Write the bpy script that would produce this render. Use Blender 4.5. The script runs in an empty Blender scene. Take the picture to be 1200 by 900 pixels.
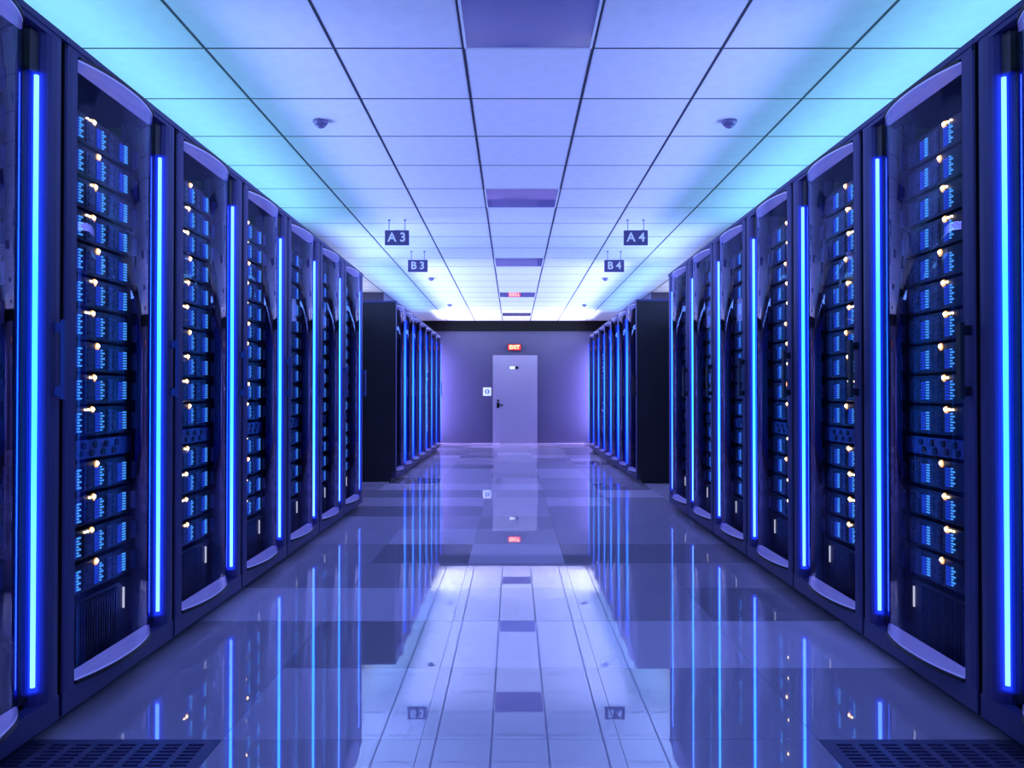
import bpy, math, random
from mathutils import Vector, Matrix
random.seed(7)
S = bpy.context.scene
COL = S.collection

# ------------------------------------------------------------------ camera, world, lights, exposure
F_PX = 890.0
H = 1.0494                       # camera height
cam_d = bpy.data.cameras.new('camera')
cam = bpy.data.objects.new('camera', cam_d); COL.objects.link(cam)
cam_d.sensor_width = 36.0
cam_d.lens = 36.0 * F_PX / 1200.0
TILT = math.radians(0.6)
cam.location = (0, 0, H)
cam.rotation_euler = (math.pi / 2 + TILT, 0, 0)
cam_d.shift_x = -1.4 / 1200.0
cam_d.shift_y = (12.5 - F_PX * math.tan(TILT)) / 1200.0
cam_d.clip_start = 0.05
S.camera = cam

vs = S.view_settings
vs.view_transform = 'Standard'; vs.look = 'None'; vs.gamma = 1.0; vs.use_curve_mapping = False
vs.exposure = 0.0

world = bpy.data.worlds.new('world'); S.world = world; world.use_nodes = True
bg = world.node_tree.nodes['Background']
bg.inputs[0].default_value = (0.16, 0.14, 0.85, 1); bg.inputs[1].default_value = 1.2

def area(name, loc, target, sx, sy, power, color, spread=180):
    l = bpy.data.lights.new(name, 'AREA'); l.shape = 'RECTANGLE'; l.size = sx; l.size_y = sy
    l.energy = power; l.color = color; l.spread = math.radians(spread)
    o = bpy.data.objects.new(name, l); COL.objects.link(o)
    o.location = loc
    d = (Vector(target) - Vector(loc)).normalized()
    # local -Z along d, local Y kept along the row
    z = -d; y = Vector((0, 1, 0)); y = (y - z * y.dot(z)).normalized(); x = y.cross(z)
    o.rotation_euler = Matrix((x, y, z)).transposed().to_euler()
    return o

CYAN = (0.23, 0.70, 1.0)
AZURE = (0.10, 0.40, 1.0)
PERI = (0.31, 0.36, 1.0)
LILAC = (0.46, 0.40, 1.0)
WHITE = (0.72, 0.80, 1.0)
# light troughs on top of the rack rows, washing the ceiling, and added fills
area('trough_light_front_left', (-1.98, 3.4, 2.22), (-1.35, 3.4, 2.75), 0.3, 7.4, 46, CYAN)
area('trough_light_front_right', (2.08, 3.4, 2.22), (1.45, 3.4, 2.75), 0.3, 7.4, 46, CYAN)
area('ceiling_fill_front_left', (-1.72, 5.3, 2.26), (0.9, 5.3, 2.70), 0.10, 4.6, 28, PERI, 75)  # unseen pair added to fill the ceiling centre with violet-blue
area('ceiling_fill_front_right', (1.78, 5.3, 2.26), (-0.8, 5.3, 2.70), 0.10, 4.6, 28, PERI, 75)
area('trough_light_back_left', (-1.9, 11.9, 2.26), (-0.9, 11.9, 2.72), 0.15, 5.4, 30, (0.20, 0.46, 1.0))
area('trough_light_back_right', (1.98, 11.9, 2.26), (1.0, 11.9, 2.72), 0.15, 5.4, 30, (0.20, 0.46, 1.0))
area('ceiling_fill_back_left', (-1.75, 11.9, 2.26), (0.6, 11.9, 2.72), 0.12, 5.4, 84, (0.36, 0.44, 1.0), 75)  # added pair, fills the middle of the distant ceiling
area('ceiling_fill_back_right', (1.85, 11.9, 2.26), (-0.5, 11.9, 2.72), 0.12, 5.4, 84, (0.36, 0.44, 1.0), 75)
area('ceiling_fill_middle_left', (-2.2, 8.1, 2.1), (0.2, 8.1, 2.75), 0.3, 1.8, 30, (0.26, 0.40, 1.0), 95)  # added pair between the rows, brightens the mid ceiling
area('ceiling_fill_middle_right', (2.3, 8.1, 2.1), (-0.1, 8.1, 2.75), 0.3, 1.8, 30, (0.26, 0.40, 1.0), 95)
# lamps in the cross passage behind the back rows
area('passage_light_left', (-1.9, 16.25, 1.1), (-1.2, 16.5, 1.1), 1.8, 0.1, 60, LILAC, 150)
area('passage_light_right', (1.95, 16.25, 1.1), (1.2, 16.5, 1.1), 1.8, 0.1, 60, LILAC, 150)
area('passage_uplight_left', (-1.85, 15.3, 2.26), (0.8, 15.3, 2.72), 0.12, 1.7, 38, WHITE, 100)
area('passage_uplight_right', (1.95, 15.3, 2.26), (-0.7, 15.3, 2.72), 0.12, 1.7, 38, WHITE, 100)
area('trough_light_gap_left', (-2.36, 10.2, 2.24), (-2.3, 10.2, 2.75), 0.2, 3.2, 9, WHITE)
area('trough_light_gap_right', (2.48, 10.2, 2.24), (2.42, 10.2, 2.75), 0.2, 3.2, 9, WHITE)
S.cycles.transparent_max_bounces = 32

# ------------------------------------------------------------------ materials
def mat(name, base=(0.5, 0.5, 0.5), rough=0.5, metal=0.0, emit=None, es=0.0, ior=1.5, coat=0.0, noise=None, bump=None):
    m = bpy.data.materials.new(name); m.use_nodes = True
    nt = m.node_tree; b = nt.nodes['Principled BSDF']
    b.inputs['Base Color'].default_value = (*base, 1)
    b.inputs['Roughness'].default_value = rough
    b.inputs['Metallic'].default_value = metal
    b.inputs['IOR'].default_value = ior
    b.inputs['Coat Weight'].default_value = coat
    if emit:
        b.inputs['Emission Color'].default_value = (*emit, 1)
        b.inputs['Emission Strength'].default_value = es
    tc = None
    if noise:
        scale, amount, stretch = noise
        tc = nt.nodes.new('ShaderNodeTexCoord')
        mp = nt.nodes.new('ShaderNodeMapping'); mp.inputs['Scale'].default_value = stretch
        nz = nt.nodes.new('ShaderNodeTexNoise'); nz.inputs['Scale'].default_value = scale; nz.inputs['Detail'].default_value = 4
        rp = nt.nodes.new('ShaderNodeValToRGB')
        rp.color_ramp.elements[0].position = 0.3; rp.color_ramp.elements[1].position = 0.7
        rp.color_ramp.elements[0].color = (*[c * (1 - amount) for c in base], 1)
        rp.color_ramp.elements[1].color = (*[min(1, c * (1 + amount)) for c in base], 1)
        nt.links.new(tc.outputs['Object'], mp.inputs[0]); nt.links.new(mp.outputs[0], nz.inputs['Vector'])
        nt.links.new(nz.outputs['Fac'], rp.inputs[0]); nt.links.new(rp.outputs[0], b.inputs['Base Color'])
        if bump:
            bp = nt.nodes.new('ShaderNodeBump'); bp.inputs['Strength'].default_value = bump; bp.inputs['Distance'].default_value = 0.002
            nt.links.new(nz.outputs['Fac'], bp.inputs['Height']); nt.links.new(bp.outputs[0], b.inputs['Normal'])
    return m

def led_mat(name, ends, mid, strength, z0, z1):
    # a light strip whose own output runs from blue at the ends to cyan in the middle
    m = bpy.data.materials.new(name); m.use_nodes = True
    nt = m.node_tree; nt.nodes.clear()
    out = nt.nodes.new('ShaderNodeOutputMaterial'); em = nt.nodes.new('ShaderNodeEmission')
    tc = nt.nodes.new('ShaderNodeTexCoord'); sp = nt.nodes.new('ShaderNodeSeparateXYZ')
    mr = nt.nodes.new('ShaderNodeMapRange'); mr.inputs[1].default_value = z0; mr.inputs[2].default_value = z1
    rp = nt.nodes.new('ShaderNodeValToRGB'); e = rp.color_ramp.elements
    e[0].position = 0.0; e[0].color = (*ends, 1)
    e[1].position = 1.0; e[1].color = (*ends, 1)
    a = e.new(0.38); a.color = (*mid, 1); a = e.new(0.68); a.color = (*mid, 1)
    nt.links.new(tc.outputs['Object'], sp.inputs[0]); nt.links.new(sp.outputs['Z'], mr.inputs[0])
    nt.links.new(mr.outputs[0], rp.inputs[0]); nt.links.new(rp.outputs[0], em.inputs[0])
    em.inputs[1].default_value = strength
    nt.links.new(em.outputs[0], out.inputs[0])
    return m

def halo_mat(name, color, strength):  # see-through emitting shell, paints the glow around a light strip
    m = bpy.data.materials.new(name); m.use_nodes = True
    nt = m.node_tree; nt.nodes.clear()
    out = nt.nodes.new('ShaderNodeOutputMaterial'); em = nt.nodes.new('ShaderNodeEmission')
    tr = nt.nodes.new('ShaderNodeBsdfTransparent'); ad = nt.nodes.new('ShaderNodeAddShader')
    em.inputs[0].default_value = (*color, 1); em.inputs[1].default_value = strength
    nt.links.new(tr.outputs[0], ad.inputs[0]); nt.links.new(em.outputs[0], ad.inputs[1]); nt.links.new(ad.outputs[0], out.inputs[0])
    return m

def glass_mat(name, tint, ior=1.5, rough=0.0):
    # thin pane: clear with a Fresnel reflection
    m = bpy.data.materials.new(name); m.use_nodes = True
    nt = m.node_tree; nt.nodes.clear()
    out = nt.nodes.new('ShaderNodeOutputMaterial'); mx = nt.nodes.new('ShaderNodeMixShader')
    tr = nt.nodes.new('ShaderNodeBsdfTransparent'); gl = nt.nodes.new('ShaderNodeBsdfGlossy'); fr = nt.nodes.new('ShaderNodeFresnel')
    tr.inputs[0].default_value = (*tint, 1); gl.inputs['Roughness'].default_value = rough; gl.inputs[0].default_value = (0.50, 0.52, 0.95, 1)
    fr.inputs[0].default_value = ior
    nt.links.new(fr.outputs[0], mx.inputs[0]); nt.links.new(tr.outputs[0], mx.inputs[1]); nt.links.new(gl.outputs[0], mx.inputs[2])
    nt.links.new(mx.outputs[0], out.inputs[0])
    return m

M = {}
M['frame'] = mat('rack_navy_metal', (0.06, 0.058, 0.18), 0.42, 0.0, ior=1.3, noise=(40, 0.08, (1, 1, 0.02)))
M['black'] = mat('rack_black_metal', (0.012, 0.012, 0.018), 0.45, noise=(30, 0.1, (1, 1, 0.1)))
M['side'] = mat('rack_side_black', (0.012, 0.012, 0.018), 0.5, noise=(3, 0.15, (1, 1, 1)))
M['gap'] = mat('dark_joint', (0.01, 0.01, 0.015), 0.8)
M['silver_glow'] = mat('brushed_silver_added_glow', (0.82, 0.82, 0.86), 0.35, 0.0, emit=(0.15, 0.16, 0.8), es=0.55, noise=(25, 0.15, (1, 0.2, 1)))  # faint glow added to make the metal caps look lit
M['glass'] = glass_mat('door_glass', (0.92, 0.93, 1.0), 1.45)
M['led'] = led_mat('light_strip_core', (0.07, 0.17, 1.0), (0.02, 0.27, 1.0), 6.2, 0.18, 2.0)
M['led_back'] = led_mat('light_strip_core_back', (0.01, 0.05, 1.0), (0.03, 0.33, 1.0), 1.7, 0.18, 2.0)
M['halo'] = halo_mat('light_strip_halo', (0.008, 0.04, 1.0), 0.42)  # blue halo of the strip, put into nested glowing shells
M['halo_mid'] = halo_mat('light_strip_halo_mid', (0.006, 0.03, 1.0), 0.17)
M['halo_out'] = halo_mat('light_strip_halo_outer', (0.004, 0.02, 1.0), 0.07)
M['chassis'] = mat('server_dark_metal', (0.03, 0.033, 0.06), 0.4, 0.3, noise=(60, 0.3, (1, 1, 1)), bump=0.3)
M['bay'] = mat('server_bay_metal', (0.07, 0.08, 0.16), 0.35, 0.4, noise=(90, 0.5, (1, 1, 1)), bump=0.4)
M['ear'] = mat('server_ear_blue', (0.10, 0.13, 0.45), 0.35, 0.2)
M['vent_blue'] = mat('server_blue_vent_light', (0.02, 0.05, 0.3), 0.5, emit=(0.018, 0.085, 1.0), es=0.40)
M['dot'] = mat('server_cyan_indicator', (0.02, 0.1, 0.3), 0.5, emit=(0.07, 0.36, 1.0), es=1.05)
M['amber'] = mat('status_light_warm', (0.5, 0.4, 0.2), 0.4, emit=(1.0, 0.72, 0.38), es=7.0)
M['amber_ring'] = mat('status_light_amber', (0.4, 0.2, 0.1), 0.4, emit=(1.0, 0.45, 0.15), es=1.3)
M['stick'] = mat('white_light_pipe', (0.6, 0.6, 0.6), 0.4, emit=(0.85, 0.85, 1.0), es=0.7)
M['patch'] = mat('patch_panel_metal', (0.10, 0.12, 0.36), 0.4, 0.3, noise=(50, 0.4, (1, 1, 1)))
M['ctile'] = mat('ceiling_tile_white', (0.84, 0.84, 0.86), 0.6, noise=(14, 0.03, (1, 1, 1)))
M['cback'] = mat('ceiling_grid_dark', (0.03, 0.03, 0.05), 0.6)
M['acrylic'] = mat('acrylic_light_panel', (0.17, 0.15, 0.36), 0.03, 0.0, ior=1.6)
M['wall'] = mat('wall_paint', (0.066, 0.064, 0.135), 0.38, noise=(1.5, 0.04, (1, 1, 1)))
M['beam'] = mat('dark_beam', (0.006, 0.006, 0.009), 0.7, ior=1.2)
M['door'] = mat('door_paint', (0.24, 0.235, 0.36), 0.4, noise=(2, 0.03, (1, 1, 1)))
M['sign'] = mat('sign_violet', (0.07, 0.05, 0.16), 0.5)
M['letter'] = mat('sign_letter', (0.8, 0.76, 0.88), 0.5)
M['wire'] = mat('hanger_steel', (0.18, 0.18, 0.3), 0.4, 0.6)
M['detector'] = mat('detector_plastic', (0.15, 0.13, 0.28), 0.4)
M['exit_red'] = mat('exit_sign_red', (0.5, 0.02, 0.02), 0.4, emit=(1.0, 0.03, 0.01), es=1.0)
M['exit_frame'] = mat('exit_sign_housing', (0.05, 0.01, 0.02), 0.4)
M['exit_text'] = mat('exit_sign_letters', (1, 0.6, 0.3), 0.4, emit=(1.0, 0.42, 0.12), es=2.2)
M['plate'] = mat('pale_plate_added_glow', (0.85, 0.88, 0.95), 0.4, emit=(0.5, 0.65, 1.0), es=0.35)  # weak emission added to brighten the plates, which are no lamps
M['plate_blue'] = mat('blue_emblem', (0.08, 0.25, 0.7), 0.4)
M['subfloor'] = mat('subfloor_dark', (0.12, 0.11, 0.22), 0.7)
M['perf'] = mat('perforated_tile_metal', (0.10, 0.10, 0.22), 0.4, 0.2)
FT = []
for i, k in enumerate((0.62, 0.86, 1.08, 1.4)):
    FT.append(mat('floor_tile_tone_%d' % i, (0.60 * k, 0.50 * k, 0.70 * k), 0.012, 0.0, ior=3.0, noise=(2.5, 0.03, (1, 1, 1))))

# ------------------------------------------------------------------ mesh helpers
class MB:
    def __init__(self):
        self.v = []; self.f = []; self.mi = []; self.cur = 0
    def add(self, vs, fs):
        n = len(self.v); self.v += [tuple(p) for p in vs]
        for f in fs:
            self.f.append(tuple(i + n for i in f)); self.mi.append(self.cur)
    def box(self, x0, x1, y0, y1, z0, z1):
        if x0 > x1: x0, x1 = x1, x0
        if y0 > y1: y0, y1 = y1, y0
        self.add([(x0, y0, z0), (x1, y0, z0), (x1, y1, z0), (x0, y1, z0), (x0, y0, z1), (x1, y0, z1), (x1, y1, z1), (x0, y1, z1)],
                 [(0, 3, 2, 1), (4, 5, 6, 7), (0, 1, 5, 4), (1, 2, 6, 5), (2, 3, 7, 6), (3, 0, 4, 7)])
    def prism_z(self, pts, z0, z1):
        n = len(pts)
        a = sum(pts[i][0] * pts[(i + 1) % n][1] - pts[(i + 1) % n][0] * pts[i][1] for i in range(n))
        if a < 0: pts = pts[::-1]
        self.add([(x, y, z0) for x, y in pts] + [(x, y, z1) for x, y in pts],
                 [tuple(range(n))[::-1], tuple(range(n, 2 * n))] + [(i, (i + 1) % n, (i + 1) % n + n, i + n) for i in range(n)])
    def tube(self, p0, p1, r, n=10):
        p0 = Vector(p0); p1 = Vector(p1); d = (p1 - p0).normalized()
        a = d.orthogonal().normalized(); b = d.cross(a)
        ring = [(math.cos(2 * math.pi * i / n), math.sin(2 * math.pi * i / n)) for i in range(n)]
        vs = [p0 + (a * c + b * s) * r for c, s in ring] + [p1 + (a * c + b * s) * r for c, s in ring]
        self.add(vs, [tuple(range(n))[::-1], tuple(range(n, 2 * n))] + [(i, (i + 1) % n, (i + 1) % n + n, i + n) for i in range(n)])
    def lathe(self, prof, n=20, axis='z', center=(0, 0, 0)):
        vs = []; fs = []
        for r, h in prof:
            for i in range(n):
                t = 2 * math.pi * i / n
                if axis == 'z': vs.append((center[0] + r * math.cos(t), center[1] + r * math.sin(t), center[2] + h))
                else: vs.append((center[0] + h, center[1] + r * math.cos(t), center[2] + r * math.sin(t)))
        for j in range(len(prof) - 1):
            for i in range(n):
                fs.append((j * n + i, j * n + (i + 1) % n, (j + 1) * n + (i + 1) % n, (j + 1) * n + i))
        fs.append(tuple(range(n))[::-1]); fs.append(tuple(range((len(prof) - 1) * n, len(prof) * n)))
        self.add(vs, fs)
    def mesh(self, name, mats, smooth=False):
        me = bpy.data.meshes.new(name); me.from_pydata(self.v, [], self.f)
        for m in (mats if isinstance(mats, (list, tuple)) else [mats]): me.materials.append(m)
        me.polygons.foreach_set('material_index', self.mi)
        if smooth: me.polygons.foreach_set('use_smooth', [True] * len(me.polygons))
        me.update()
        return me

def link(name, me, parent=None, loc=(0, 0, 0)):
    o = bpy.data.objects.new(name, me); COL.objects.link(o)
    o.location = loc
    if parent: o.parent = parent
    return o
def tag(o, label=None, cat=None, group=None, kind=None):
    if label: o['label'] = label
    if cat: o['category'] = cat
    if group: o['group'] = group
    if kind: o['kind'] = kind
    return o
def boxmesh(name, m, *dims):
    b = MB(); b.box(*dims); return b.mesh(name, m)
def text_mesh(txt, size, m, depth=0.002, bold=0.0):
    cu = bpy.data.curves.new('lettering', 'FONT'); cu.body = txt; cu.size = size
    cu.align_x = 'CENTER'; cu.align_y = 'CENTER'; cu.extrude = depth; cu.offset = bold
    o = bpy.data.objects.new('lettering', cu); COL.objects.link(o)
    bpy.context.view_layer.update()
    me = bpy.data.meshes.new_from_object(o.evaluated_get(bpy.context.evaluated_depsgraph_get()))
    bpy.data.objects.remove(o); bpy.data.curves.remove(cu)
    me.materials.clear(); me.materials.append(m)
    return me

# ------------------------------------------------------------------ dimensions
XL, XR = -1.409, 1.460           # rack front planes
PITCH = 0.79
RACK_H = 2.18
DWALL = 16.53
ZC = 2.656                       # ceiling
WL, WR = -2.66, 2.80             # side walls
YB = -0.6                        # where the modelled room begins, behind the camera

# ------------------------------------------------------------------ room shell
def struct(name, me, parent=None, loc=(0, 0, 0), label=None):
    o = link(name, me, parent, loc)
    if not parent:
        tag(o, label, None, None, 'structure')
    return o
floor = struct('floor', boxmesh('floor', M['subfloor'], WL, WR, YB, DWALL + 0.1, -0.12, -0.03), label='glossy violet raised floor of large square tiles')
ceiling = struct('ceiling', boxmesh('ceiling', M['cback'], WL, WR, YB, DWALL + 0.1, ZC + 0.012, ZC + 0.1), label='suspended ceiling of square pale blue tiles')
struct('wall_back', boxmesh('wall_back', M['wall'], WL - 0.1, WR + 0.1, DWALL, DWALL + 0.1, -0.03, ZC + 0.012), label='violet lit end wall with the door')
struct('wall_left', boxmesh('wall_left', M['wall'], WL - 0.1, WL, YB, DWALL, -0.12, ZC + 0.1), label='side wall behind the left racks')
struct('wall_right', boxmesh('wall_right', M['wall'], WR, WR + 0.1, YB, DWALL, -0.12, ZC + 0.1), label='side wall behind the right racks')
struct('trim_1', boxmesh('trim_1', M['beam'], WL, WR, DWALL - 0.06, DWALL, 2.43, ZC), label='dark beam along the top of end wall')
struct('trim_2', boxmesh('trim_2', M['wall'], WL, -2.035, 11.92, DWALL - 0.06, 2.27, ZC - 0.001), label='lilac bulkhead under the ceiling above left back row')
struct('trim_3', boxmesh('trim_3', M['wall'], 2.17, WR, 11.92, DWALL - 0.06, 2.27, ZC - 0.001), label='lilac bulkhead under the ceiling above right back row')

# ceiling tiles (each a part of the ceiling)
CX0 = -0.2306; G = 0.007
ctile = boxmesh('ceiling_tile', M['ctile'], G, 0.6 - G, G * 0.8, 0.6 - G * 0.8, 0, 0.012)
PANELS = (-1, 4, 9, 14, 19)
cols = range(-4, 5)
for r in range(-6, 22):
    d = 3.506 + 0.6 * r
    for c in cols:
        if c == 0 and r in PANELS: continue
        x = CX0 + 0.6 * c
        if d > 11.8 and (x < -2.1 or x > 2.1): continue
        if d + 0.6 > DWALL + 0.05: continue
        link('ceiling_tile', ctile, ceiling, (x, d, ZC))
# last narrow row of tiles against the end wall
dl = 3.506 + 0.6 * 21
lastm = boxmesh('ceiling_tile_cut', M['ctile'], G, 0.6 - G, G * 0.8, DWALL - 0.06 - dl, 0, 0.012)
for c in range(-3, 4):
    if dl + 0.6 > DWALL + 0.05: link('ceiling_tile', lastm, ceiling, (CX0 + 0.6 * c, dl, ZC))

lb = boxmesh('grid_bar', M['cback'], -0.0062, 0.0062, YB, DWALL - 0.06, -0.0015, 0.02)
for c in range(-4, 6):
    if -2.6 < CX0 + 0.6 * c < 2.7: link('grid_bar', lb, ceiling, (CX0 + 0.6 * c, 0, ZC))
cb = boxmesh('cross_bar', M['cback'], WL, WR, -0.0048, 0.0048, -0.001, 0.02)
for r in range(-6, 22): link('cross_bar', cb, ceiling, (0, 3.506 + 0.6 * r, ZC))

pm = MB(); pm.box(0.016, 0.584, 0.008, 0.592, 0.0, 0.011)
pmesh = pm.mesh('acrylic_panel', M['acrylic'])
pf = MB()
for a in ((0.004, 0.596, 0.0, 0.008), (0.004, 0.596, 0.592, 0.6), (0.004, 0.016, 0.008, 0.592), (0.584, 0.596, 0.008, 0.592)):
    pf.box(a[0], a[1], a[2], a[3], -0.002, 0.011)
pfm = pf.mesh('panel_frame', M['ctile'])
plab = ('nearest unlit glossy violet light panel at the top of the picture', 'second nearest unlit glossy violet light panel in the ceiling',
        'third nearest unlit violet light panel, level with the B signs', 'unlit violet ceiling light panel mirroring the red exit sign',
        'farthest thin unlit violet light panel, closest to the dark beam')
for k, r in enumerate(PANELS):
    e = link('ceiling_light_panel', pmesh, None, (CX0, 3.506 + 0.6 * r, ZC)); tag(e, plab[k], 'ceiling light', 'unlit ceiling light panels')
    link('panel_frame', pfm, e)

# floor tiles
FX0 = -0.281; FP = 0.6045; FD0 = 2.322
g = 0.0007
ftm = []
for k in range(4):
    ftm.append(boxmesh('floor_tile_%d' % k, FT[k], g, FP - g, g, FP - g, -0.03, 0.0))
tone = {(1, 0): 3, (1, 1): 3, (1, 2): 3, (1, -1): 0, (1, -2): 1, (2, -1): 3, (2, -2): 3, (2, 0): 1, (2, 1): 1, (2, 2): 0,
        (0, 0): 1, (0, 1): 1, (0, -1): 2, (0, -2): 1, (0, 2): 1, (3, 0): 2, (3, -1): 1, (3, 1): 1, (3, 2): 1, (3, -2): 1,
        (4, 0): 3, (4, -1): 0, (4, 1): 0, (4, -2): 1, (4, 2): 0, (5, 0): 2, (5, -1): 3, (5, 1): 1, (5, -2): 2, (5, 2): 1,
        (6, 0): 1, (6, -1): 2, (6, 1): 1, (7, 0): 2, (7, -1): 1, (7, 1): 1, (8, 1): 3, (8, -1): 3, (8, 0): 2, (9, 0): 1, (9, -1): 1, (9, 1): 1,
        (10, 0): 3, (10, -1): 3, (10, 1): 2, (11, 0): 2, (11, 1): 2, (11, -1): 2, (12, 1): 3, (-1, 0): 1, (-1, 1): 1, (-1, -1): 1}
PERF = {(-1, -2), (-1, 2), (-2, -2), (-2, 2)}
for r in range(-4, 24):
    d = FD0 + FP * r
    if d + FP > DWALL + 0.3: continue
    for c in range(-4, 5):
        if (r, c) in PERF: continue
        t = tone.get((r, c), random.choice((0, 1, 1, 2, 2, 3)))
        o = link('floor_tile', ftm[t], floor, (FX0 + FP * c, d, 0))
# perforated floor tiles
pb = MB(); n_c, n_r = 8, 26
mu = 0.03; cw = (FP - 2 * mu) / n_c; rw = (FP - 2 * mu) / n_r
pb.box(g, mu, g, FP - g, -0.03, 0); pb.box(FP - mu, FP - g, g, FP - g, -0.03, 0)
pb.box(mu, FP - mu, g, mu, -0.03, 0); pb.box(mu, FP - mu, FP - mu, FP - g, -0.03, 0)
for i in range(n_c):
    x = mu + i * cw
    pb.box(x, x + cw * 0.15, mu, FP - mu, -0.03, 0); pb.box(x + cw * 0.85, x + cw, mu, FP - mu, -0.03, 0)
    for j in range(n_r):
        y = mu + j * rw
        pb.box(x + cw * 0.15, x + cw * 0.85, y, y + rw * 0.38, -0.025, 0)
pbm = pb.mesh('slotted_plate', M['perf'])
for (r, c) in sorted(PERF):
    if r != -1: 
        link('floor_tile', ftm[1], floor, (FX0 + FP * c, FD0 + FP * r, 0)); continue
    e = link('perforated_floor_tile', pbm, None, (FX0 + FP * c, FD0 + FP * r, 0))
    tag(e, 'slotted dark ventilation floor tile at the bottom %s corner, beside the racks' % ('left' if c < 0 else 'right'), 'vent tile', 'ventilation floor tiles')

# ------------------------------------------------------------------ end wall: door, plates, signs
door = struct('door_1', boxmesh('door_1', M['door'], -0.443, 0.524, DWALL - 0.03, DWALL, 0.0, 1.906), label='plain pale grey single door in the end wall')
fr = MB()
for a in ((-0.475, -0.446, 0.0, 1.935), (0.527, 0.556, 0.0, 1.935), (-0.446, 0.527, 1.909, 1.935)):
    fr.box(a[0], a[1], DWALL - 0.02, DWALL, a[2], a[3])
link('door_frame', fr.mesh('door_frame', M['wall']), door)
hd = MB(); hd.tube((-0.33, DWALL - 0.03, 0.82), (-0.33, DWALL - 0.085, 0.82), 0.016); hd.tube((-0.34, DWALL - 0.08, 0.82), (-0.22, DWALL - 0.08, 0.82), 0.013)
hd.box(-0.36, -0.30, DWALL - 0.036, DWALL - 0.03, 0.76, 0.88); hd.lathe([(0.022, 0), (0.018, 0.0)], 12, 'z', (-0.33, DWALL - 0.035, 0.92))
link('door_handle', hd.mesh('door_handle', M['beam']), door)
lk = MB(); lk.tube((-0.33, DWALL - 0.03, 0.92), (-0.33, DWALL - 0.05, 0.92), 0.025, 12)
link('door_lock', lk.mesh('door_lock', M['beam']), door)
dp = boxmesh('door_plate', M['plate'], -0.075, 0.045, DWALL - 0.036, DWALL - 0.03, 1.605, 1.665)
link('door_plate', dp, door)
dv = MB(); dv.tube((0.075, DWALL - 0.03, 1.635), (0.075, DWALL - 0.045, 1.635), 0.035, 14)
link('door_viewer', dv.mesh('door_viewer', M['beam']), door)

wp = link('wall_notice', boxmesh('wall_notice', M['plate'], -0.09, 0.09, -0.012, 0, -0.09, 0.09), None, (-0.566, DWALL, 1.115))
tag(wp, 'small square pale blue notice on the wall left of the door', 'notice')
em = MB(); em.tube((0, -0.012, 0), (0, -0.016, 0), 0.052, 18)
link('emblem', em.mesh('emblem', M['plate_blue']), wp)
hb = MB(); hb.box(-0.014, 0.014, -0.019, -0.016, -0.03, 0.03)
link('emblem_mark', hb.mesh('emblem_mark', M['plate']), wp)

ex = link('exit_sign', boxmesh('exit_housing', M['exit_frame'], -0.155, 0.155, -0.06, 0, -0.075, 0.075), None, (0.026, DWALL, 2.078))
tag(ex, 'glowing red exit sign on the wall above the door', 'exit sign')
link('lit_face', boxmesh('lit_face', M['exit_red'], -0.135, 0.135, -0.064, -0.06, -0.058, 0.058), ex)
tm = link('lettering', text_mesh('EXIT', 0.11, M['exit_text'], 0.002, 0.003), ex, (0, -0.067, 0)); tm.rotation_euler = (math.pi / 2, 0, 0)

# hanging aisle signs
def aisle_sign(txt, x, y, label):
    w, h, zt = 0.219, 0.134, 2.556
    b = MB(); b.box(-w / 2, w / 2, -0.012, 0.012, -h, 0)
    o = link('hanging_sign', b.mesh('sign_board', M['sign']), None, (x, y, zt)); tag(o, label, 'sign', 'hanging aisle signs')
    for sx in (-0.073, 0.073):
        k = MB(); k.tube((sx, 0, 0), (sx, 0, ZC - zt - 0.012), 0.0035, 8); k.lathe([(0.006, -0.012), (0.012, -0.006), (0.012, 0.0)], 10, 'z', (sx, 0, ZC - zt))
        link('hanger', k.mesh('hanger', M['wire']), o)
    t = link('lettering', text_mesh(txt, 0.115, M['letter'], 0.001, 0.0025), o, (0, -0.014, -h / 2)); t.rotation_euler = (math.pi / 2, 0, 0)
aisle_sign('A 3', -1.067, 6.96, 'violet aisle sign reading A 3, hanging on the left')
aisle_sign('A 4', 1.125, 6.96, 'violet aisle sign reading A 4, hanging on the right')
aisle_sign('B 3', -1.067, 8.485, 'violet aisle sign reading B 3, hanging on the left')
aisle_sign('B 4', 1.13, 8.485, 'violet aisle sign reading B 4, hanging on the right')

# smoke detectors
sd = MB(); sd.lathe([(0.044, 0.0), (0.044, -0.010), (0.034, -0.026)], 20)
sdm = sd.mesh('detector_base', M['detector'], True)
se = MB(); se.lathe([(0.026, -0.026), (0.024, -0.036), (0.012, -0.042)], 16)
sem = se.mesh('detector_chamber', M['detector'], True)
order = ('nearest', 'second nearest, behind the A sign', 'third nearest, past the B sign', 'farthest tiny')
for side, x in (('left', -1.131), ('right', 1.269)):
    for k, dd in enumerate((4.44, 7.44, 10.44, 13.5)):
        o = link('smoke_detector', sdm, None, (x, dd, ZC)); 
        lab = ('nearest round violet smoke detector on the %s of the ceiling', 'round smoke detector peeking out behind the A sign on the %s',
               'small dark smoke detector on the %s ceiling just beyond the B sign', 'farthest tiny smoke detector on the %s of the ceiling')[k] % side
        tag(o, lab, 'smoke detector', 'smoke detectors on the ceiling')
        link('sensor_chamber', sem, o)

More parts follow.
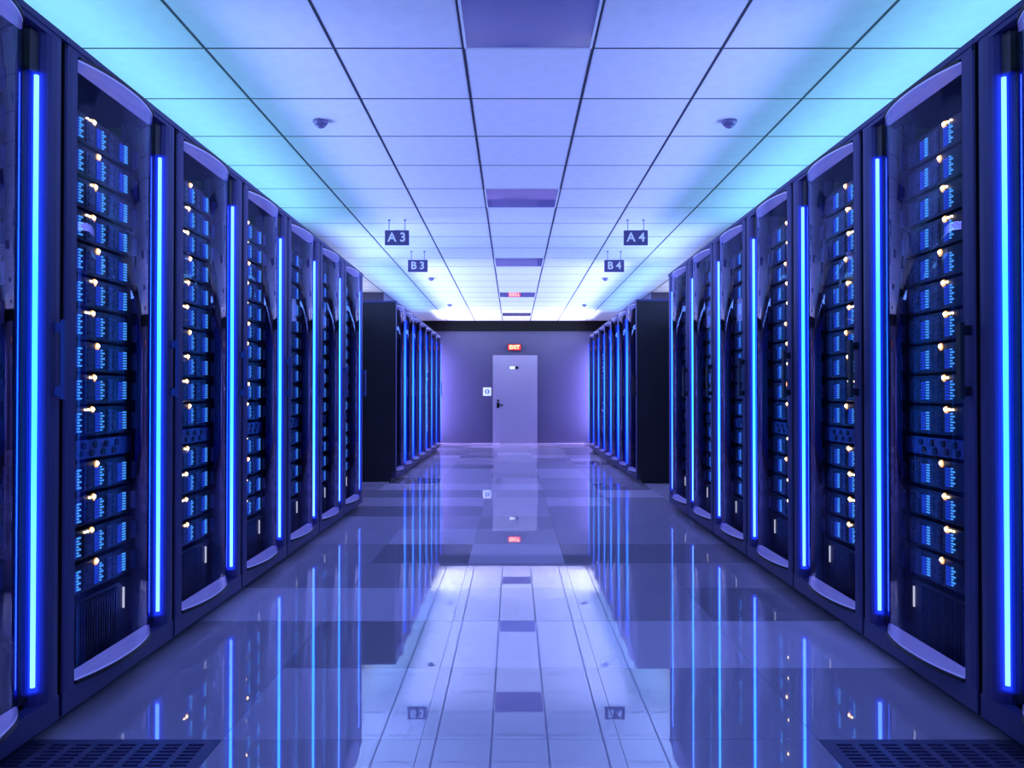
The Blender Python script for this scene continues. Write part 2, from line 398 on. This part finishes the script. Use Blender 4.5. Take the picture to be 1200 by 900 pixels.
# ------------------------------------------------------------------ racks
ARC = [(0.078, 0.0), (0.16, 0.024), (0.265, 0.040), (0.38, 0.042), (0.47, 0.032), (0.55, 0.012), (0.61, -0.016), (0.648, -0.046)]
def arc_points(n=5):
    P = [(2 * ARC[0][0] - ARC[1][0], 2 * ARC[0][1] - ARC[1][1])] + ARC + [(2 * ARC[-1][0] - ARC[-2][0], 2 * ARC[-1][1] - ARC[-2][1])]
    out = []
    for i in range(1, len(P) - 2):
        for k in range(n):
            t = k / n; q = []
            for a in (0, 1):
                p0, p1, p2, p3 = P[i - 1][a], P[i][a], P[i + 1][a], P[i + 2][a]
                q.append(0.5 * (2 * p1 + (p2 - p0) * t + (2 * p0 - 5 * p1 + 4 * p2 - p3) * t * t + (3 * p1 - p0 - 3 * p2 + p3) * t ** 3))
            out.append(tuple(q))
    out.append(ARC[-1]); return out
AP = arc_points()
CHORD = -0.05
ZT, ZB = 2.136, 0.13
LED_U, LED_V, LZ0, LZ1 = 0.668, -0.018, 0.185, 2.0

def rack_meshes(s, side, row):
    LED_V, SR = ((-0.010, 0.012), (0.010, 0.019))[row]; LED_U = (0.666, 0.672)[row]
    """meshes of one rack; s = +1 when the aisle lies towards +x (left row)"""
    R = []                                     # (name, mesh, subparts)
    def bx(name, m, v0, v1, u0, u1, z0, z1, b=None):
        q = MB(); q.box(s * v0, s * v1, u0, u1, z0, z1); return q.mesh(name, m)
    e0, e1 = 0.009, PITCH - 0.009
    R.append(('plinth', bx('plinth', M['black'], -0.97, -0.06, 0.01, PITCH - 0.01, 0, 0.045), []))
    R.append(('side_panel', bx('side_panel', M['side'], -1.0, -0.005, e0, 0.018, 0.045, RACK_H - 0.02), []))
    R.append(('side_panel', bx('side_panel_far', M['side'], -1.0, -0.005, PITCH - 0.018, e1, 0.045, RACK_H - 0.02), []))
    R.append(('back_panel', bx('back_panel', M['black'], -1.0, -0.985, 0.018, PITCH - 0.018, 0.045, RACK_H - 0.02), []))
    R.append(('top_panel', bx('top_panel', M['frame'], -1.0, 0.004, 0.0015, PITCH - 0.0015, RACK_H - 0.02, RACK_H), []))
    R.append(('bottom_panel', bx('bottom_panel', M['black'], -0.985, -0.02, 0.018, PITCH - 0.018, 0.045, 0.065), []))
    R.append(('header', bx('header', M['frame'], -0.045, 0.0, 0.018, PITCH - 0.018, ZT + 0.008, RACK_H - 0.02), []))
    R.append(('sill', bx('sill', M['frame'], -0.045, 0.0, e0, e1, 0.045, ZB - 0.012), []))
    q = MB(); q.prism_z([(s * -0.045, 0.018), (s * -0.006, 0.010), (s * 0.0, 0.015), (s * 0.002, 0.04), (s * 0.0, 0.072), (s * -0.008, 0.078), (s * -0.05, 0.078)], ZB - 0.012, ZT + 0.008)
    R.append(('narrow_post', q.mesh('narrow_post', M['frame']), []))
    q = MB(); prof = [(s * -0.06, 0.69), (s * -0.034, 0.69), (s * -0.016, 0.694), (s * -0.004, 0.704), (s * 0.003, 0.72), (s * 0.004, 0.745), (s * 0.002, 0.764), (s * -0.002, 0.775), (s * -0.006, 0.780), (s * -0.06, 0.772)]
    q.prism_z(prof, ZB - 0.012, ZT + 0.008)
    wp_ = q.mesh('wide_post', M['frame'])
    R.append(('wide_post', wp_, []))
    # caps closing the bowed door at top and bottom
    poly = [(s * v, u) for u, v in AP] + [(s * CHORD, 0.648), (s * CHORD, 0.078)]
    rim = [(s * (v + 0.006), u) for u, v in AP] + [(s * CHORD, 0.652), (s * CHORD, 0.078)]
    q = MB(); q.prism_z(poly, ZT - 0.006, ZT); cap_t = q.mesh('top_cap', M['silver_glow'])
    q = MB(); q.prism_z(rim, ZT, ZT + 0.008); rim_t = q.mesh('cap_rim', M['black'])
    q = MB(); q.prism_z(poly, ZB, ZB + 0.006); cap_b = q.mesh('bottom_cap', M['silver_glow'])
    q = MB(); q.prism_z(rim, ZB - 0.012, ZB); rim_b = q.mesh('cap_rim_low', M['black'])
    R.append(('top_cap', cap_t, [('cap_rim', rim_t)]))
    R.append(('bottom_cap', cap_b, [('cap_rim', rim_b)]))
    q = MB(); n = len(AP)
    vs = [(s * v, u, ZB + 0.006) for u, v in AP] + [(s * v, u, ZT - 0.006) for u, v in AP]
    q.add(vs, [(i, i + 1, i + 1 + n, i + n) if s > 0 else (i + 1, i, i + n, i + 1 + n) for i in range(n - 1)])
    R.append(('glass_door', q.mesh('glass_door', M['glass'], True), []))
    # light strip in its black channel
    q = MB(); q.box(s * -0.06, s * -0.040, 0.648, 0.692, ZB + 0.006, ZT); q.box(s * -0.04, s * -0.020, 0.650, 0.690, LZ1 + 0.010, ZT)
    ch = q.mesh('strip_channel', M['black'])
    q = MB(); q.tube((s * LED_V, LED_U, LZ0), (s * LED_V, LED_U, LZ1), (0.0068, 0.015)[row], 12); core = q.mesh('light_strip', M[('led', 'led_back')[row]], True)
    q = MB(); q.tube((s * LED_V, LED_U, LZ0 - 0.012), (s * LED_V, LED_U, LZ1 + 0.003), SR, 16); halo_i = q.mesh('halo_shell_inner', M['halo'], True)  # shells added around the core as its painted soft halo
    q = MB(); q.tube((s * LED_V, LED_U, LZ0 - 0.014), (s * LED_V, LED_U, LZ1 + 0.005), SR * 1.6, 18); halo_m = q.mesh('halo_shell_mid', M['halo_mid'], True)
    q = MB(); q.tube((s * LED_V, LED_U, LZ0 - 0.016), (s * LED_V, LED_U, LZ1 + 0.007), SR * 2.4, 20); halo_o = q.mesh('halo_shell_outer', M['halo_out'], True)
    R.append(('strip_channel', ch, []))
    R.append(('light_strip', core, [('halo_shell_inner', halo_i), ('halo_shell_mid', halo_m), ('halo_shell_outer', halo_o)]))
    # pull handle
    hu = 0.748 if s > 0 else 0.036
    q = MB(); q.box(s * 0.024, s * 0.038, hu - 0.012, hu + 0.012, 1.035, 1.28)
    q.box(s * 0.0, s * 0.026, hu - 0.010, hu + 0.010, 1.045, 1.075); q.box(s * 0.0, s * 0.026, hu - 0.010, hu + 0.010, 1.24, 1.27)
    R.append(('handle', q.mesh('handle', M['frame'] if s > 0 else M['black']), []))
    # mounting rails
    q = MB(); q.box(s * -0.16, s * -0.115, 0.06, 0.085, 0.065, ZT); q.box(s * -0.16, s * -0.115, 0.655, 0.675, 0.065, ZT)
    R.append(('mounting_rail', q.mesh('mounting_rail', M['frame']), []))
    return R

# --- equipment in a front rack
def server_parts(s):
    off = 0.0 if s > 0 else -0.035
    u0, u1 = 0.095, 0.645
    V = -0.11; hgt = 0.103
    out = {}
    q = MB(); q.box(s * (V - 0.5), s * V, u0, u1, 0, hgt); out['chassis'] = q.mesh('chassis', M['chassis'])
    blocks = []
    for bu in ((0.258, 0.405, 0.565) if s > 0 else (0.19, 0.345, 0.505)):
        sg = 1 if s > 0 else -1
        q = MB()
        for k in range(2):
            for j in range(6):
                ua = bu + sg * (-0.022 + k * 0.0145)
                q.box(s * V, s * (V + 0.004), ua, ua + sg * 0.0125, 0.012 + j * 0.0118, 0.0212 + j * 0.0118)
        vm = q.mesh('vent_light', M['vent_blue'])
        q = MB()
        for k in range(2):
            for j in range(7):
                if (j * 3 + k * 2 + int(bu * 100)) % 6 == 0: continue
                q.box(s * V, s * (V + 0.005), bu + sg * (0.014 + k * 0.0125), bu + sg * (0.021 + k * 0.0125), 0.015 + j * 0.0102, 0.0205 + j * 0.0102)
        dm = q.mesh('indicator_lights', M['dot'])
        blocks.append((vm, dm))
    out['blocks'] = blocks
    bays = []
    for (a, b) in (((0.10, 0.225), (0.315, 0.37), (0.46, 0.53)) if s > 0 else ((0.10, 0.15), (0.40, 0.47), (0.535, 0.615))):
        q = MB(); q.box(s * V, s * (V + 0.003), a, b, 0.008, 0.09)
        nn = max(1, int((b - a) / 0.03))
        for i in range(nn):
            w = (b - a) / nn
            for j in range(4):
                q.box(s * (V + 0.003), s * (V + 0.005), a + i * w + w * 0.2, a + i * w + w * 0.8, 0.014 + j * 0.019, 0.026 + j * 0.019)
        bays.append(q.mesh('drive_bay', M['bay']))
    out['bays'] = bays
    q = MB(); q.prism_z([(s * (V - 0.02), u1), (s * (V + 0.012), u1 + 0.002), (s * (V + 0.016), u1 + 0.010), (s * (V + 0.010), u1 + 0.018), (s * (V - 0.02), u1 + 0.018)], 0.012, 0.078)
    out['ear'] = q.mesh('ear_handle', M['ear'])
    lights = []
    bu = 0.375 if s > 0 else 0.375
    for var in range(3):
        q = MB(); q.cur = 0
        du = (0.0, 0.02, -0.012)[var]
        q.lathe([(0.0075, 0.0), (0.0075, s * 0.006), (0.004, s * 0.009)], 12, 'x', (s * V, bu + du, 0.094))
        if var != 1:
            q.lathe([(0.0045, 0.0), (0.004, s * 0.006)], 8, 'x', (s * V, bu + du + (-0.026 if s > 0 else -0.024), 0.093))
        q.cur = 1
        q.lathe([(0.0140, 0.0), (0.0125, s * 0.003)], 14, 'x', (s * V, bu + du, 0.092))
        if var == 2:
            q.cur = 0; q.lathe([(0.004, 0.0), (0.003, s * 0.006)], 8, 'x', (s * V, bu + du - 0.044, 0.093))
        lights.append(q.mesh('status_light', [M['amber'], M['amber_ring']]))
    out['lights'] = lights
    def join(name, lst):
        q = MB(); mats = []
        for me in lst:
            base = len(q.v); q.v += [tuple(v.co) for v in me.vertices]
            for p in me.polygons:
                m_ = me.materials[p.material_index]
                if m_ not in mats: mats.append(m_)
                q.f.append(tuple(i + base for i in p.vertices)); q.mi.append(mats.index(m_))
        return q.mesh(name, mats)
    out['mid'] = join('chassis_bays', [out['chassis'], out['ear']] + bays)
    out['far'] = join('small_server', [out['chassis'], out['ear']] + bays + [m_ for b_ in blocks for m_ in b_] + [lights[0]])
    return out

def patch_mesh(s):
    V = -0.11
    q = MB(); q.box(s * (V - 0.3), s * V, 0.095, 0.645, 0, 0.066); body = q.mesh('patch_panel', M['patch'])
    ports = []
    q = MB()
    for i in range(6):
        for j in range(2):
            u = 0.14 + i * 0.075
            q.lathe([(0.013, 0.0), (0.013, s * 0.004), (0.008, s * 0.004)], 12, 'x', (s * V, u + j * 0.02, 0.018 + j * 0.028))
    return body, q.mesh('port_rings', M['chassis'])

def base_mesh(s):
    V = -0.11
    q = MB(); q.box(s * (V - 0.5), s * V, 0.095, 0.645, 0, 0.262); body = q.mesh('base_unit', M['black'])
    q = MB()
    for i in range(26):
        u = 0.11 + i * 0.0165
        q.box(s * V, s * (V + 0.008), u, u + 0.007, 0.02, 0.25)
    fins = q.mesh('cooling_fins', M['chassis'])
    q = MB(); q.box(s * V, s * (V + 0.006), 0.586, 0.590, 0.155, 0.235); stick = q.mesh('light_pipe', M['stick'])
    return body, fins, stick

ORD = ('first', 'second', 'third', 'fourth', 'fifth', 'sixth', 'seventh')
ORDN = ('topmost', 'second from top', 'third from top', 'fourth from top', 'fifth from top', 'sixth from top', 'seventh from top', 'eighth from top', 'ninth from top',
        'tenth from top', 'fourth from bottom', 'third from bottom', 'second from bottom', 'lowest')
TOPS = [2.043 - 0.1153 * i for i in range(10)] + [0.808 - 0.118 * i for i in range(4)]

for s, side, xf, starts in ((1, 'left', XL, (1.585, 9.12)), (-1, 'right', XR, (1.60, 8.98))):
    RMS = [rack_meshes(s, side, 0), rack_meshes(s, side, 1)]
    SP = server_parts(s); PM = patch_mesh(s); BM = base_mesh(s)
    for row in (0, 1):
        for k in range(7):
            e = bpy.data.objects.new('server_rack', None); COL.objects.link(e)
            y0 = starts[row] + PITCH * k
            e.location = (xf, y0, 0); e.empty_display_size = 0.2
            if row == 0:
                tag(e, 'navy server rack with bowed glass door, %s from camera in the %s front row' % (ORD[k], side), 'server rack', 'server racks in the %s front row' % side)
            else:
                tag(e, 'slim-looking black server rack, %s from camera in the %s back row' % (ORD[k], side), 'server rack', 'server racks in the %s back row' % side)
            for nm, me, subs in RMS[row]:
                p = link(nm, me, e)
                for sn, sm in subs: link(sn, sm, p)
            if row: continue
            for i, zt in enumerate(TOPS):
                c = link('blade_server', SP['chassis' if k < 3 else 'mid' if k < 5 else 'far'], None, (xf, y0, zt - 0.103))
                tag(c, 'dark server with blue lights, %s in %s rack of %s front row' % (ORDN[i], ORD[k], side), 'server', 'servers in the %s front row' % side)
                if k >= 5: continue
                for vm, dm in SP['blocks']:
                    v = link('vent_light', vm, c)
                    d_ = link('indicator_lights', dm, c)
                if k < 3:
                    for b in SP['bays']: link('drive_bay', b, c)
                    link('ear_handle', SP['ear'], c)
                link('status_light', SP['lights'][(i * 5 + k * 2) % 3 if i != 12 else 2], c)
            c = link('patch_panel', PM[0], None, (xf, y0, 0.822))
            tag(c, 'flat blue patch panel between the servers in %s rack of %s front row' % (ORD[k], side), 'patch panel', 'patch panels in the racks')
            link('port_rings', PM[1], c)
            c = link('base_unit', BM[0], None, (xf, y0, 0.066))
            tag(c, 'black finned base unit at the foot of %s rack of %s front row' % (ORD[k], side), 'base unit', 'base units in the racks')
            link('cooling_fins', BM[1], c); link('light_pipe', BM[2], c)
